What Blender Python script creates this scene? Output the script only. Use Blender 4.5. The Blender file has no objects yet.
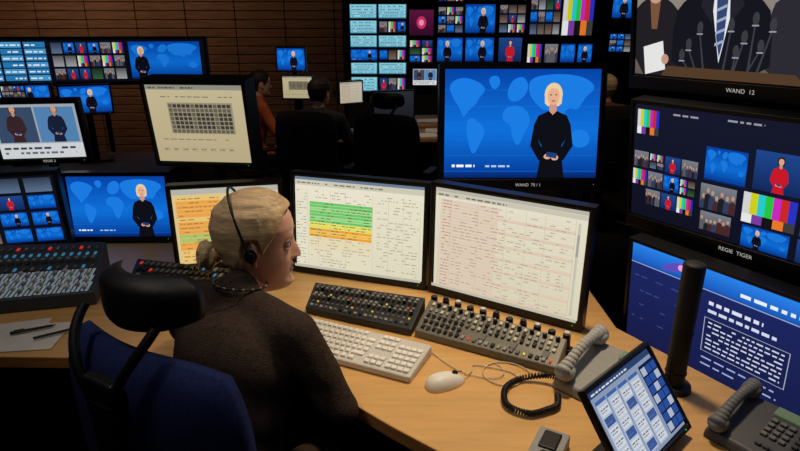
import bpy, bmesh, math, random
from mathutils import Vector, Matrix, noise
random.seed(7)
SC=bpy.context.scene
COL=SC.collection
SC.view_settings.view_transform='Standard'
R=math.radians
# ---------------------------------------------------------------- materials
def lin(c):
    c=c/255.0
    return c/12.92 if c<=.04045 else ((c+.055)/1.055)**2.4
def L3(c): return (lin(c[0]),lin(c[1]),lin(c[2]),1)
MATS={}
def mat(name,col,rough=.5,metal=0,emit=None,es=1,nscale=None,namt=.25,bump=0,bscale=60,spec=.4,stretch=None):
    if name in MATS: return MATS[name]
    m=bpy.data.materials.new(name);m.use_nodes=True;nt=m.node_tree;b=nt.nodes['Principled BSDF']
    b.inputs['Roughness'].default_value=rough;b.inputs['Metallic'].default_value=metal
    b.inputs['Specular IOR Level'].default_value=spec
    b.inputs['Base Color'].default_value=L3(col)
    tc=nt.nodes.new('ShaderNodeTexCoord');mp=nt.nodes.new('ShaderNodeMapping')
    nt.links.new(tc.outputs['Object'],mp.inputs['Vector'])
    if stretch: mp.inputs['Scale'].default_value=stretch
    if nscale:
        n=nt.nodes.new('ShaderNodeTexNoise');n.inputs['Scale'].default_value=nscale;n.inputs['Detail'].default_value=5
        nt.links.new(mp.outputs['Vector'],n.inputs['Vector'])
        r=nt.nodes.new('ShaderNodeValToRGB');c=L3(col)
        r.color_ramp.elements[0].position=.3;r.color_ramp.elements[1].position=.7
        r.color_ramp.elements[0].color=(c[0]*(1-namt),c[1]*(1-namt),c[2]*(1-namt),1)
        r.color_ramp.elements[1].color=(min(1,c[0]*(1+namt)),min(1,c[1]*(1+namt)),min(1,c[2]*(1+namt)),1)
        nt.links.new(n.outputs['Fac'],r.inputs['Fac']);nt.links.new(r.outputs['Color'],b.inputs['Base Color'])
    if bump:
        n2=nt.nodes.new('ShaderNodeTexNoise');n2.inputs['Scale'].default_value=bscale;n2.inputs['Detail'].default_value=4
        nt.links.new(mp.outputs['Vector'],n2.inputs['Vector'])
        bp=nt.nodes.new('ShaderNodeBump');bp.inputs['Strength'].default_value=bump;bp.inputs['Distance'].default_value=.01
        nt.links.new(n2.outputs['Fac'],bp.inputs['Height']);nt.links.new(bp.outputs['Normal'],b.inputs['Normal'])
    if emit:
        b.inputs['Emission Color'].default_value=L3(emit);b.inputs['Emission Strength'].default_value=es
    MATS[name]=m;return m
def screen_mat():
    m=bpy.data.materials.new('screen_image');m.use_nodes=True;nt=m.node_tree;nt.nodes.clear()
    o=nt.nodes.new('ShaderNodeOutputMaterial');e=nt.nodes.new('ShaderNodeEmission');a=nt.nodes.new('ShaderNodeAttribute')
    a.attribute_name='Col';nt.links.new(a.outputs['Color'],e.inputs['Color']);nt.links.new(e.outputs[0],o.inputs[0]);return m
SCR=screen_mat()
BLACK=mat('black_plastic',(20,20,22),.45,bump=.05,bscale=300)
BEZEL=mat('bezel_plastic',(24,23,25),.4,nscale=200,namt=.1)
DARKMETAL=mat('dark_metal',(34,34,37),.35,metal=.6,nscale=40,namt=.1)
WOOD=mat('beech_desk',(214,168,104),.42,nscale=5,namt=.1,stretch=(1,9,9),bump=.04,bscale=30)
WOODEDGE=mat('desk_edge_wood',(188,128,70),.45,nscale=6,namt=.2,stretch=(2,2,14))
FLOORM=mat('carpet',(26,26,30),.95,nscale=120,namt=.4,bump=.3,bscale=400)
CEILM=mat('ceiling_paint',(30,30,32),.9,nscale=3,namt=.1)
WALLM=mat('dark_wall_paint',(24,23,26),.9,nscale=3,namt=.2)
SLAT=mat('wall_wood_slats',(128,90,66),.55,nscale=4,namt=.25,stretch=(1,1,12))
SKIN=mat('skin',(228,176,152),.5,nscale=25,namt=.06,bump=.03,bscale=200)
LIPS=mat('lips',(190,105,98),.4)
EYEW=mat('eye_white',(225,220,215),.2)
IRIS=mat('eye_iris',(50,70,90),.15)
KNIT=mat('sweater_knit',(58,47,41),.95,nscale=90,namt=.3,bump=.35,bscale=260,spec=.15)
TROUS=mat('trousers',(24,26,34),.9,nscale=60,namt=.2,bump=.2,bscale=200)
NAVY=mat('navy_fabric',(34,45,92),.92,nscale=150,namt=.25,bump=.3,bscale=500,spec=.15)
GREYP=mat('grey_plastic',(150,150,148),.45,nscale=80,namt=.05)
LGREY=mat('light_grey_plastic',(206,204,198),.45,nscale=80,namt=.04)
WHITEP=mat('white_plastic',(236,234,226),.4,nscale=80,namt=.03)
PANEL=mat('console_panel',(112,110,100),.45,metal=.2,nscale=60,namt=.08)
PANELD=mat('console_panel_dark',(42,43,44),.5,nscale=60,namt=.12)
PAPER=mat('paper',(225,222,214),.8,nscale=20,namt=.04)
# ---------------------------------------------------------------- helpers
def link(o,parent=None):
    COL.objects.link(o)
    if parent: o.parent=parent
    return o
def empty(name,loc=(0,0,0),rot=0,tilt=0):
    e=bpy.data.objects.new(name,None);e.empty_display_size=.05;COL.objects.link(e)
    e.matrix_world=Matrix.Translation(loc)@Matrix.Rotation(rot,4,'Z')@Matrix.Rotation(-tilt,4,'X')
    return e
def obj(name,bm,mats,parent=None,smooth=False,bevel=0,seg=2,subsurf=0):
    me=bpy.data.meshes.new(name);bm.normal_update();bm.to_mesh(me);bm.free()
    if not isinstance(mats,(list,tuple)): mats=[mats]
    for m in mats: me.materials.append(m)
    if smooth:
        for p in me.polygons: p.use_smooth=True
    o=bpy.data.objects.new(name,me);link(o,parent)
    if bevel:
        b=o.modifiers.new('bev','BEVEL');b.width=bevel;b.segments=seg;b.limit_method='ANGLE';b.angle_limit=R(35)
    if subsurf:
        s=o.modifiers.new('sub','SUBSURF');s.levels=subsurf;s.render_levels=subsurf
    return o
def setm(geomverts,mi):
    fs=set()
    for v in geomverts:
        for f in v.link_faces: fs.add(f)
    for f in fs: f.material_index=mi
def abox(bm,c,s,mi=0,M=None,rot=None):
    T=Matrix.Translation(c)
    if rot: T=T@rot
    T=T@Matrix.Diagonal((s[0],s[1],s[2],1))
    if M: T=M@T
    g=bmesh.ops.create_cube(bm,size=1,matrix=T);setm(g['verts'],mi);return g['verts']
def acyl(bm,p1,p2,r1,r2=None,mi=0,seg=16,M=None):
    p1=Vector(p1);p2=Vector(p2);d=p2-p1;r2=r1 if r2 is None else r2
    T=Matrix.Translation((p1+p2)/2)@d.to_track_quat('Z','Y').to_matrix().to_4x4()
    if M: T=M@T
    g=bmesh.ops.create_cone(bm,cap_ends=True,segments=seg,radius1=r1,radius2=r2,depth=d.length,matrix=T);setm(g['verts'],mi);return g['verts']
def asph(bm,c,r,mi=0,sub=2,rot=0,M=None,rm=None):
    if not hasattr(r,'__len__'): r=(r,r,r)
    T=Matrix.Translation(c)@(rm if rm else Matrix.Rotation(rot,4,'Z'))@Matrix.Diagonal((r[0],r[1],r[2],1))
    if M: T=M@T
    g=bmesh.ops.create_icosphere(bm,subdivisions=sub,radius=1,matrix=T);setm(g['verts'],mi);return g['verts']
def tube(name,pts,r,m,parent=None,cyclic=False):
    c=bpy.data.curves.new(name,'CURVE');c.dimensions='3D';c.bevel_depth=r;c.bevel_resolution=3;c.resolution_u=8
    s=c.splines.new('NURBS');s.points.add(len(pts)-1)
    for i,p in enumerate(pts): s.points[i].co=(*p,1)
    s.use_endpoint_u=not cyclic;s.use_cyclic_u=cyclic;s.order_u=min(4,len(pts))
    c.materials.append(m);o=bpy.data.objects.new(name,c);return link(o,parent)
# ---------------------------------------------------------------- canvas: flat vector picture on a screen
class Cv:
    def __init__(s,W,H): s.W=W;s.H=H;s.A=W/H;s.v=[];s.f=[];s.c=[];s.l=0
    def add(s,pts,cols):
        s.l+=1;y=-.00004*s.l
        i=len(s.v)
        for p in pts: s.v.append(((p[0]-.5)*s.W,y,(p[1]-.5)*s.H))
        s.f.append(list(range(i,i+len(pts))));s.c+=[L3(c) for c in cols]
    def rect(s,x0,y0,x1,y1,c,ct=None,cr=None):
        x0=max(0,min(1,x0));x1=max(0,min(1,x1));y0=max(0,min(1,y0));y1=max(0,min(1,y1))
        if x1-x0<1e-5 or y1-y0<1e-5:return
        if cr: s.add([(x0,y0),(x1,y0),(x1,y1),(x0,y1)],[c,cr,cr,c])
        else:
            ct=ct or c; s.add([(x0,y0),(x1,y0),(x1,y1),(x0,y1)],[c,c,ct,ct])
    def ell(s,cx,cy,rx,ry,c,n=16,a0=0,a1=2*math.pi):
        pts=[]
        for i in range(n):
            a=a0+(a1-a0)*i/(n if a1-a0>6.2 else n-1)
            pts.append((min(1,max(0,cx+rx*math.cos(a))),min(1,max(0,cy+ry*math.sin(a)))))
        s.add(pts,[c]*n)
    def poly(s,pts,c): s.add([(min(1,max(0,p[0])),min(1,max(0,p[1]))) for p in pts],[c]*len(pts))
    def words(s,x0,x1,y,h,c,fill=.8,wl=.03):
        x=x0
        while x<x1:
            w=wl*random.uniform(.4,1.5)
            if random.random()<fill: s.rect(x,y,min(x1,x+w),y+h,c)
            x+=w+wl*.35
    def text(s,t,x,y,h,c):
        cu=bpy.data.curves.new('t','FONT');cu.body=t;cu.size=1;o=bpy.data.objects.new('t',cu);COL.objects.link(o)
        me=o.to_mesh();s.l+=1;yy=-.00004*s.l;i=len(s.v)
        for v in me.vertices: s.v.append(((x-.5)*s.W+v.co.x*h*s.H,yy,(y-.5)*s.H+v.co.y*h*s.H))
        for p in me.polygons: s.f.append([i+k for k in p.vertices])
        s.c+=[L3(c)]*len(me.vertices);o.to_mesh_clear();bpy.data.objects.remove(o)
    def build(s,name,parent,loc=(0,0,0),gain=1):
        me=bpy.data.meshes.new(name);me.from_pydata(s.v,[],s.f)
        at=me.attributes.new('Col','FLOAT_COLOR','POINT')
        for i,c in enumerate(s.c): at.data[i].color=(c[0]*gain,c[1]*gain,c[2]*gain,1)
        me.materials.append(SCR);o=bpy.data.objects.new(name,me);link(o,parent);o.location=loc;return o
def sub(cv,x0,y0,x1,y1,fn):
    class S(Cv):
        def __init__(t): t.W=cv.W;t.H=cv.H;t.A=cv.A*(x1-x0)/(y1-y0)
        def add(t,pts,cols): cv.add([(x0+p[0]*(x1-x0),y0+p[1]*(y1-y0)) for p in pts],cols)
        def text(t,*a): pass
    fn(S())
def chaikin(p,n=2):
    for _ in range(n):
        q=[]
        for i in range(len(p)):
            a=p[i];b=p[(i+1)%len(p)]
            q+=[(a[0]*.75+b[0]*.25,a[1]*.75+b[1]*.25),(a[0]*.25+b[0]*.75,a[1]*.25+b[1]*.75)]
        p=q
    return p
def map_bg(cv):
    cv.rect(0,0,1,.45,(4,50,140),(14,108,212));cv.rect(0,.45,1,1,(14,108,212),(6,64,160))
    lc=(26,120,220)
    for pts in ([(.02,.86),(.1,.93),(.2,.9),(.27,.82),(.22,.74),(.2,.68),(.15,.62),(.12,.55),(.1,.64),(.05,.74)],
        [(.15,.56),(.2,.55),(.27,.45),(.24,.34),(.19,.2),(.16,.3),(.14,.45)],
        [(.27,.92),(.34,.95),(.36,.86),(.31,.8)],
        [(.4,.8),(.43,.9),(.5,.94),(.54,.86),(.52,.76),(.46,.7),(.41,.72)],
        [(.38,.64),(.45,.68),(.53,.64),(.56,.52),(.52,.42),(.48,.28),(.44,.38),(.43,.5),(.37,.54)],
        [(.54,.92),(.7,.96),(.88,.94),(.98,.84),(.9,.74),(.86,.62),(.8,.66),(.76,.56),(.71,.64),(.64,.62),(.58,.7),(.54,.78)],
        [(.82,.42),(.88,.46),(.94,.42),(.95,.32),(.88,.27),(.82,.33)]): cv.poly(chaikin(pts),lc)
    for k in range(6): cv.rect(0,.06+.15*k,1,.063+.15*k,(24,114,210))
    cv.rect(0,0,1,.05,(5,36,100),(8,50,128))
def presenter(cv,cx,hair=(226,200,150),top=(14,14,22),sc=1,skin=(222,168,140)):
    k=sc/cv.A
    X=lambda x:cx+x*k
    Y=lambda y:y*sc
    cv.poly([(X(a),Y(b)) for a,b in [(-.13,0),(-.1,.2),(-.09,.3),(-.13,.36),(-.07,.24),(-.04,.17),(-.06,.13),(-.12,.17),(-.2,.3),(-.17,.5),(-.13,.58),(-.04,.62),(.04,.62),(.13,.58),(.17,.5),(.2,.3),(.12,.17),(.06,.13),(.04,.17),(.07,.24),(.13,.36),(.09,.3),(.1,.2),(.13,0)]],top)
    cv.poly([(X(a),Y(b)) for a,b in [(-.13,0),(.13,0),(.1,.2),(.09,.34),(.14,.57),(0,.61),(-.14,.57),(-.09,.34),(-.1,.2)]],top)
    cv.ell(X(0),Y(.77),.084*k,.108*sc,hair)
    cv.poly([(X(-.082),Y(.78)),(X(-.078),Y(.69)),(X(-.05),Y(.665)),(X(.05),Y(.665)),(X(.078),Y(.69)),(X(.082),Y(.78))],hair)
    cv.poly([(X(-.03),Y(.7)),(X(-.035),Y(.62)),(X(0),Y(.585)),(X(.035),Y(.62)),(X(.03),Y(.7))],(200,146,120))
    cv.ell(X(0),Y(.755),.056*k,.08*sc,skin)
    cv.poly([(X(-.06),Y(.79)),(X(-.03),Y(.85)),(X(.05),Y(.86)),(X(.065),Y(.78)),(X(.04),Y(.82)),(X(-.02),Y(.83))],hair)
    for e in (-.024,.024): cv.ell(X(e),Y(.768),.009*k,.006*sc,(60,45,45),8)
    cv.ell(X(0),Y(.712),.018*k,.007*sc,(180,70,75),8)
    cv.ell(X(-.035),Y(.2),.035*k,.026*sc,skin,10);cv.ell(X(.035),Y(.19),.035*k,.026*sc,skin,10)
    cv.poly([(X(-.05),Y(.2)),(X(.05),Y(.18)),(X(.055),Y(.23)),(X(-.04),Y(.245))],(30,60,120))
def news(cv,cx=.72,label=True):
    map_bg(cv);presenter(cv,cx)
    if label:
        cv.rect(.05,.1,.07,.125,(230,240,255));cv.words(.08,.2,.1,.024,(235,240,250),.95,.035)
        cv.words(.27,.43,.1,.018,(170,200,240),.9,.035)
def red_woman(cv):
    cv.rect(0,0,1,1,(20,40,90),(30,70,140));presenter(cv,.5,(50,35,30),(200,25,40),1.05)
def bars(cv):
    cs=[(210,210,210),(205,205,30),(40,200,205),(40,195,60),(200,40,190),(200,40,40),(40,50,190)]
    for i,c in enumerate(cs): cv.rect(i/7,.3,(i+1)/7,1,c)
    for i,c in enumerate([(230,230,230),(120,60,160),(20,20,20),(230,120,40),(60,60,60)]): cv.rect(i/5,0,(i+1)/5,.3,c)
def crowd(cv):
    cv.rect(0,0,1,1,(60,62,70),(120,125,135))
    for i in range(7):
        x=.08+.14*i+random.uniform(-.03,.03);h=random.uniform(.5,.75)
        t=random.choice([(30,32,40),(70,40,40),(50,60,90),(90,90,95)])
        cv.poly([(x-.1,0),(x-.09,h-.2),(x,h-.12),(x+.09,h-.2),(x+.1,0)],t);cv.ell(x,h,.045,.1,(190,145,120),10)
def mosaic(cv,nx=5,ny=3,bg=(14,16,24)):
    cv.rect(0,0,1,1,bg)
    for i in range(nx):
        for j in range(ny):
            fn=random.choice([lambda c:news(c,.6,False),bars,crowd,red_woman,lambda c:map_bg(c),crowd])
            m=.08
            if random.random()<.3:
                c=random.choice([(90,110,140),(120,100,90),(50,90,60),(160,160,165)])
                cv.rect((i+m)/nx,(j+.1)/ny,(i+1-m)/nx,(j+1-m)/ny,c,tuple(x//2 for x in c))
            else: sub(cv,(i+m)/nx,(j+.1)/ny,(i+1-m)/nx,(j+1-m)/ny,fn)
def sheet1(cv):
    cv.rect(0,0,1,1,(230,224,196),(240,234,212))
    cv.rect(0,.97,1,1,(110,130,155));cv.rect(0,.91,1,.97,(212,206,186));cv.words(.02,.7,.93,.014,(120,118,110))
    cv.rect(.01,.02,.1,.88,(236,230,206))
    for j in range(27):
        y=.87-j*.032
        if y<.03:break
        if j<4: c=(240,234,212)
        elif j<11: c=(112,205,108) if j%3 else (150,220,130)
        elif j<13: c=(236,226,84)
        elif j<16: c=(246,168,44) if j%2 else (250,196,60)
        elif j<20: c=(236,222,184)
        else: c=(234,226,198)
        cv.rect(.12,y-.029,.62,y,c)
        cv.words(.13,.61,y-.021,.009,(96,128,80) if 4<=j<16 else (186,172,142),.45,.03)
        cv.words(.015,.095,y-.021,.008,(165,160,140),.6,.02)
        cv.rect(.64,y-.0285,.985,y-.027,(212,204,174))
        cv.words(.66,.97,y-.021,.008,(172,166,142),.4,.03)
    for x in (.115,.2,.3,.42,.63,.75,.86,.985): cv.rect(x,.04,x+.002,.88,(196,188,158))
    cv.rect(0,0,1,.03,(196,192,172))
def sheet2(cv):
    cv.rect(0,0,1,1,(228,220,192),(240,232,210))
    cv.rect(0,.965,1,1,(190,188,175));cv.rect(0,.92,1,.962,(212,206,186));cv.words(.02,.5,.93,.015,(120,112,108))
    for j in range(28):
        y=.9-j*.031
        if y<.05:break
        cv.rect(.04,y-.028,.45,y-.003,(228,210,186) if j%2 else (232,210,192))
        if j%4==3: cv.rect(.04,y-.028,.94,y-.003,(234,208,186))
        cv.rect(.04,y-.029,.94,y-.0275,(208,194,166))
        cv.words(.06,.12,y-.019,.008,(186,130,114),.8,.02)
        cv.words(.14,.5,y-.019,.008,(194,164,144),.55,.035)
        cv.words(.52,.9,y-.019,.008,(184,172,150),.35,.03)
    for x in (.04,.13,.32,.51,.64,.76,.94): cv.rect(x,.04,x+.002,.92,(204,190,162))
    cv.rect(.955,.05,.97,.9,(206,202,184));cv.rect(.955,.6,.97,.8,(170,168,160));cv.rect(0,0,1,.03,(204,198,176))
def crosspoint(cv):
    cv.rect(0,0,1,1,(206,190,148),(218,204,164));cv.rect(0,.94,1,1,(160,158,146));cv.words(.03,.5,.955,.02,(90,90,85))
    cv.rect(.2,.38,.88,.78,(168,158,130))
    for j in range(7):
        for i in range(14): cv.rect(.215+i*.047,.39+j*.055,.252+i*.047,.432+j*.055,(66,64,60) if (i*j)%5 else (112,104,90))
    for i in range(8): cv.rect(.08+i*.1,.14,.15+i*.1,.2,(198,186,150));cv.words(.09+i*.1,.14+i*.1,.165,.014,(130,122,100),1,.03)
    cv.words(.1,.8,.3,.014,(150,140,116),.7,.05);cv.words(.1,.9,.85,.014,(150,140,116),.7,.05)
def orange_sheet(cv):
    cv.rect(0,0,1,1,(232,206,150));cv.rect(0,.93,1,1,(190,190,180))
    for j in range(16):
        y=.9-j*.055;c=(246,172,74) if j in(1,2,3,4,6,7,8,11,12) else ((180,205,110) if j in(9,10) else (246,206,120))
        cv.rect(.03,y-.05,.45,y,c);cv.words(.05,.43,y-.032,.014,(186,130,70),.6,.04);cv.words(.5,.95,y-.032,.014,(170,150,116),.4,.04)
def blue_list(cv):
    cv.rect(0,0,1,1,(70,150,185),(120,200,220))
    for j in range(4): cv.rect(.03,.08+j*.23,.97,.25+j*.23,(150,215,230));cv.words(.06,.9,.13+j*.23,.06,(30,80,110),.8,.05)
def multiview_wide(cv):
    cv.rect(0,0,1,1,(10,12,20))
    for j in range(6):
        for i in range(3): cv.rect(.01+i*.1,.05+j*.155,.1+i*.1,.18+j*.155,(40,120,180) if (i+j)%2 else (70,150,205));cv.words(.015+i*.1,.095+i*.1,.09+j*.155,.035,(220,240,250),.8,.02)
    sub(cv,.32,.04,.64,.96,lambda c:mosaic(c,6,3));sub(cv,.66,.06,.98,.95,lambda c:(map_bg(c),presenter(c,.16)))
def two_people(cv):
    cv.rect(0,0,1,1,(170,180,190));cv.rect(.03,.3,.49,.95,(60,80,110));cv.rect(.51,.3,.97,.95,(90,140,190))
    sub(cv,.03,.3,.49,.95,lambda c:presenter(c,.5,(90,60,40),(60,40,45),1.25));sub(cv,.51,.3,.97,.95,lambda c:presenter(c,.5,(120,110,100),(25,35,60),1.25))
    cv.rect(0,0,1,.28,(222,226,228));cv.words(.05,.9,.17,.04,(60,60,80),.9,.07);cv.words(.05,.9,.08,.04,(110,110,130),.8,.07)
def podium(cv):
    cv.rect(0,0,1,1,(92,84,78),(168,158,148))
    cv.poly(chaikin([(-.02,0),(-.02,.5),(.04,.58),(.1,.62),(.17,.58),(.24,.46),(.26,0)],1),(34,31,36));cv.poly([(.07,.6),(.13,.6),(.115,.36),(.085,.36)],(120,84,60))
    cv.ell(.1,.68,.05,.13,(200,154,130));cv.ell(.1,.78,.054,.06,(70,54,44))
    cv.poly([(.045,.22),(.15,.27),(.17,.05),(.06,.0)],(228,228,226));cv.ell(.165,.13,.02,.04,(196,150,128),10)
    cv.poly(chaikin([(.6,0),(.62,.5),(.7,.6),(.78,.62),(.88,.58),(.98,.46),(1,0)],1),(44,42,50));cv.poly([(.75,.61),(.81,.61),(.785,.38)],(215,218,225));cv.ell(.78,.7,.05,.13,(205,158,132))
    cv.poly(chaikin([(.2,0),(.2,.46),(.26,.58),(.35,.66),(.49,.66),(.58,.57),(.64,.45),(.65,0)],1),(22,23,30))
    cv.poly([(.36,.68),(.48,.68),(.47,.5),(.43,.12),(.385,.5)],(226,228,234))
    cv.poly([(.405,.66),(.445,.66),(.45,.58),(.445,.3),(.43,.16),(.41,.3),(.40,.58)],(52,70,116))
    for k in range(5): cv.poly([(.405,.24+k*.08),(.447,.27+k*.08),(.447,.29+k*.08),(.405,.26+k*.08)],(160,170,195))
    cv.poly([(.35,.66),(.39,.62),(.385,.4),(.33,.52)],(34,35,44));cv.poly([(.49,.66),(.455,.62),(.465,.4),(.52,.52)],(34,35,44))
    cv.ell(.42,.76,.058,.15,(208,160,134));cv.poly([(.39,.7),(.45,.7),(.45,.63),(.42,.6),(.39,.63)],(196,148,122))
    for x,y,dx in ((.28,.22,-.05),(.33,.34,-.03),(.47,.36,.03),(.53,.28,.05),(.6,.22,.07),(.64,.36,.06),(.25,.14,-.06),(.5,.18,.02),(.57,.4,.02)):
        cv.poly([(x,y),(x+.006,y),(x+.014-dx,0),(x+.004-dx,0)],(60,62,70));cv.ell(x+.004,y+.03,.014,.045,(58,58,64),12);cv.rect(x-.010,y-.02,x+.018,y-.010,(150,152,160))
    cv.poly([(.15,0),(.18,.08),(.75,.07),(.8,0)],(84,60,42))
def multiview_right(cv):
    cv.rect(0,0,1,1,(16,18,34),(22,24,44))
    def S(a,b,c,d,f): sub(cv,a,b,c,d,f)
    S(.015,.75,.13,.96,bars);cv.words(.2,.32,.94,.015,(150,150,160),1,.03);cv.words(.45,.6,.95,.015,(150,150,160),1,.03)
    S(.37,.47,.55,.74,map_bg);S(.58,.48,.78,.78,red_woman);S(.8,.48,.98,.78,lambda c:news(c,.6,False))
    for i in range(4): S(.01+.085*i,.46,.088+.085*i,.6,[crowd,lambda c:mosaic(c,2,2),red_woman,crowd][i])
    for i in range(4): S(.01+.085*i,.3,.088+.085*i,.44,[bars,crowd,lambda c:news(c,.6,False),lambda c:mosaic(c,2,2)][i])
    for i in range(3): S(.09+.085*i,.14,.168+.085*i,.28,[crowd,red_woman,bars][i])
    S(.37,.24,.53,.45,crowd);S(.56,.22,.77,.46,bars);S(.79,.22,.98,.46,crowd)
    S(.38,.06,.52,.22,crowd);S(.57,.02,.76,.2,lambda c:news(c,.35,False));S(.79,.02,.98,.2,red_woman)
def prompter(cv):
    cv.rect(0,0,1,1,(22,26,66),(28,38,96))
    cv.rect(0,.83,1,1,(24,84,180),(40,124,222));cv.poly(chaikin([(.16,.84),(.26,.87),(.38,.98),(.26,.97),(.18,.9)]),(90,74,176));cv.ell(.27,.92,.018,.03,(235,150,210),10)
    cv.words(.55,.95,.87,.03,(220,230,250),1,.04)
    cv.rect(0,.815,1,.825,(130,160,210))
    cv.words(.42,.66,.70,.032,(210,214,230),1,.035);cv.words(.42,.72,.63,.028,(200,206,225),1,.03)
    cv.rect(.41,.26,.78,.58,(170,178,200));cv.rect(.413,.264,.777,.576,(24,30,74))
    for k in range(7): cv.words(.43,.76,.535-k*.039,.013,(196,202,222),.95,.024)
    cv.words(.42,.76,.2,.014,(150,165,210),.8,.04);cv.words(.42,.76,.14,.014,(150,165,210),.8,.04)
    for k in range(4): cv.words(.03,.3,.7-k*.14,.012,(52,66,128),.5,.03)
def touch_ui(cv):
    cv.rect(0,0,1,1,(150,166,196));cv.rect(0,.93,1,1,(50,74,120));cv.words(.03,.6,.95,.02,(230,235,245),1,.04)
    for i in range(4):
        x=.03+i*.165
        cv.rect(x,.06,x+.15,.88,(196,208,226));cv.rect(x,.84,x+.15,.88,(70,110,180))
        for j in range(6):
            y=.08+j*.125;c=(226,230,238) if (i*2+j)%4 else ((120,160,214) if j%2 else (60,96,168))
            cv.rect(x+.01,y,x+.14,y+.1,c);cv.words(x+.02,x+.13,y+.06,.014,(90,100,130),1,.03);cv.words(x+.02,x+.1,y+.03,.012,(120,130,155),1,.02)
    cv.rect(.71,.06,.98,.9,(20,34,78))
    for j in range(7):
        for i in range(3): cv.rect(.72+i*.085,.08+j*.115,.795+i*.085,.175+j*.115,(46,86,170) if (i+2*j)%3 else (190,200,222))
# ---------------------------------------------------------------- monitor
def monitor(name,loc,yaw,tilt,W,H,fn,bz=.018,bzb=None,depth=.045,stand=None,back=True,gain=1,label=None):
    bzb=bzb or bz
    e=empty(name,loc,R(yaw),R(tilt))
    bm=bmesh.new()
    bmesh.ops.create_cube(bm,size=1,matrix=Matrix.Translation((0,depth/2,0))@Matrix.Diagonal((W,depth,H,1)))
    f=[q for q in bm.faces if q.normal.y<-.5][0]
    bmesh.ops.inset_individual(bm,faces=[f],thickness=bz)
    for v in f.verts:
        if v.co.z<0: v.co.z+=bzb-bz
    g=bmesh.ops.extrude_discrete_faces(bm,faces=[f]);nf=g['faces'][0]
    bmesh.ops.translate(bm,verts=nf.verts,vec=(0,.006,0))
    if back:
        vs=abox(bm,(0,depth+.02,-.01),(W*.55,.045,H*.55))
        for v in vs:
            if v.co.y>depth+.02: v.co.x*=.8;v.co.z*=.8
        for k in range(7): abox(bm,(-.12+.04*k,depth+.043,0),(.02,.004,H*.25))
    obj('housing',bm,BEZEL,e,bevel=.004)
    w=W-2*bz;h=H-bz-bzb
    cv=Cv(w,h);fn(cv);cv.build('screen_picture',e,(0,.0055,(bzb-bz)/2),gain)
    bm=bmesh.new();acyl(bm,(W/2-.03,.001,-H/2+bzb/2),(W/2-.03,-.001,-H/2+bzb/2),.0015,seg=8)
    obj('power_led',bm,mat('led_green',(60,220,90),emit=(60,220,90),es=.6),e)
    if label:
        cv=Cv(W,bzb);hh=.36*.045/bzb;cv.text(label,.5-.011*len(label)*.3/W*.45,.35,hh,(170,170,162));cv.build('bezel_label',e,(0,-.0006,-H/2+bzb/2))
    Mi=e.matrix_world.inverted()
    if stand is not None:
        bm=bmesh.new();p=e.matrix_world@Vector((0,depth+.05,0))
        acyl(bm,(p.x,p.y,stand+.005),(p.x,p.y,p.z),.022,M=Mi)
        rz=Matrix.Rotation(R(yaw),4,'Z')
        if stand>.3:
            abox(bm,(p.x,p.y,stand+.009),(.22,.17,.016),M=Mi,rot=rz)
        else: abox(bm,(p.x,p.y,.02),(.5,.4,.04),M=Mi,rot=rz)
        abox(bm,(p.x,p.y,p.z),(.1,.05,.1),M=Mi,rot=rz)
        obj('stand',bm,DARKMETAL,e,bevel=.003)
    return e
DZ=.75
monitor('computer_monitor',(-.162,2.035,.953),-19,4,.55,.40,sheet1,.018,.028,stand=DZ,gain=.93)
monitor('computer_monitor',(.340,1.775,.960),-33,1,.56,.412,sheet2,.018,.032,stand=DZ,gain=.90)
monitor('studio_monitor',(.463,2.20,1.305),0,9,.63,.48,lambda c:news(c,.70),.022,.05,.09,stand=0,label='WAND  75 / 1',gain=1.08)
monitor('studio_monitor',(.862,1.57,1.70),-60,-8,.66,.43,podium,.018,.045,.06,label='WAND  12')
monitor('studio_monitor',(.897,1.512,1.258),-58,-8,.66,.415,multiview_right,.014,.045,.06,label='REGIE  TIGER')
monitor('studio_monitor',(.90,1.43,.845),-60,-5,.66,.40,prompter,.014,.04,.06,gain=1.1)
monitor('computer_monitor',(-.79,2.27,1.303),-6,-8,.42,.35,crosspoint,.018,.022,.11,stand=DZ,gain=.76)
monitor('computer_monitor',(-.668,2.13,.936),12,0,.43,.342,orange_sheet,.018,.022,.05,stand=DZ,gain=.88)
monitor('computer_monitor',(-1.235,2.424,.918),1,2,.46,.313,lambda c:news(c,.75),.018,.022,.05,stand=DZ,gain=1.05)
monitor('computer_monitor',(-1.62,2.21,.958),14,-5,.50,.34,lambda c:mosaic(c,4,4),.02,.03,.05,stand=DZ)
monitor('computer_monitor',(-1.66,2.645,1.208),9,-8,.40,.304,two_people,.02,.03,.05,stand=DZ,label='REGIE 2',gain=.82)
monitor('display_panel',(-2.6,5.1,1.39),11,0,1.86,.40,multiview_wide,.025,.03,.08,stand=0,gain=.9)
monitor('display_panel',(-2.17,4.06,1.19),25,0,.33,.21,lambda c:news(c,.6,False),.012,.015,.05,stand=.745)
monitor('display_panel',(-2.60,3.98,1.235),20,0,.45,.15,multiview_wide,.012,.015,.05,stand=.745)
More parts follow.
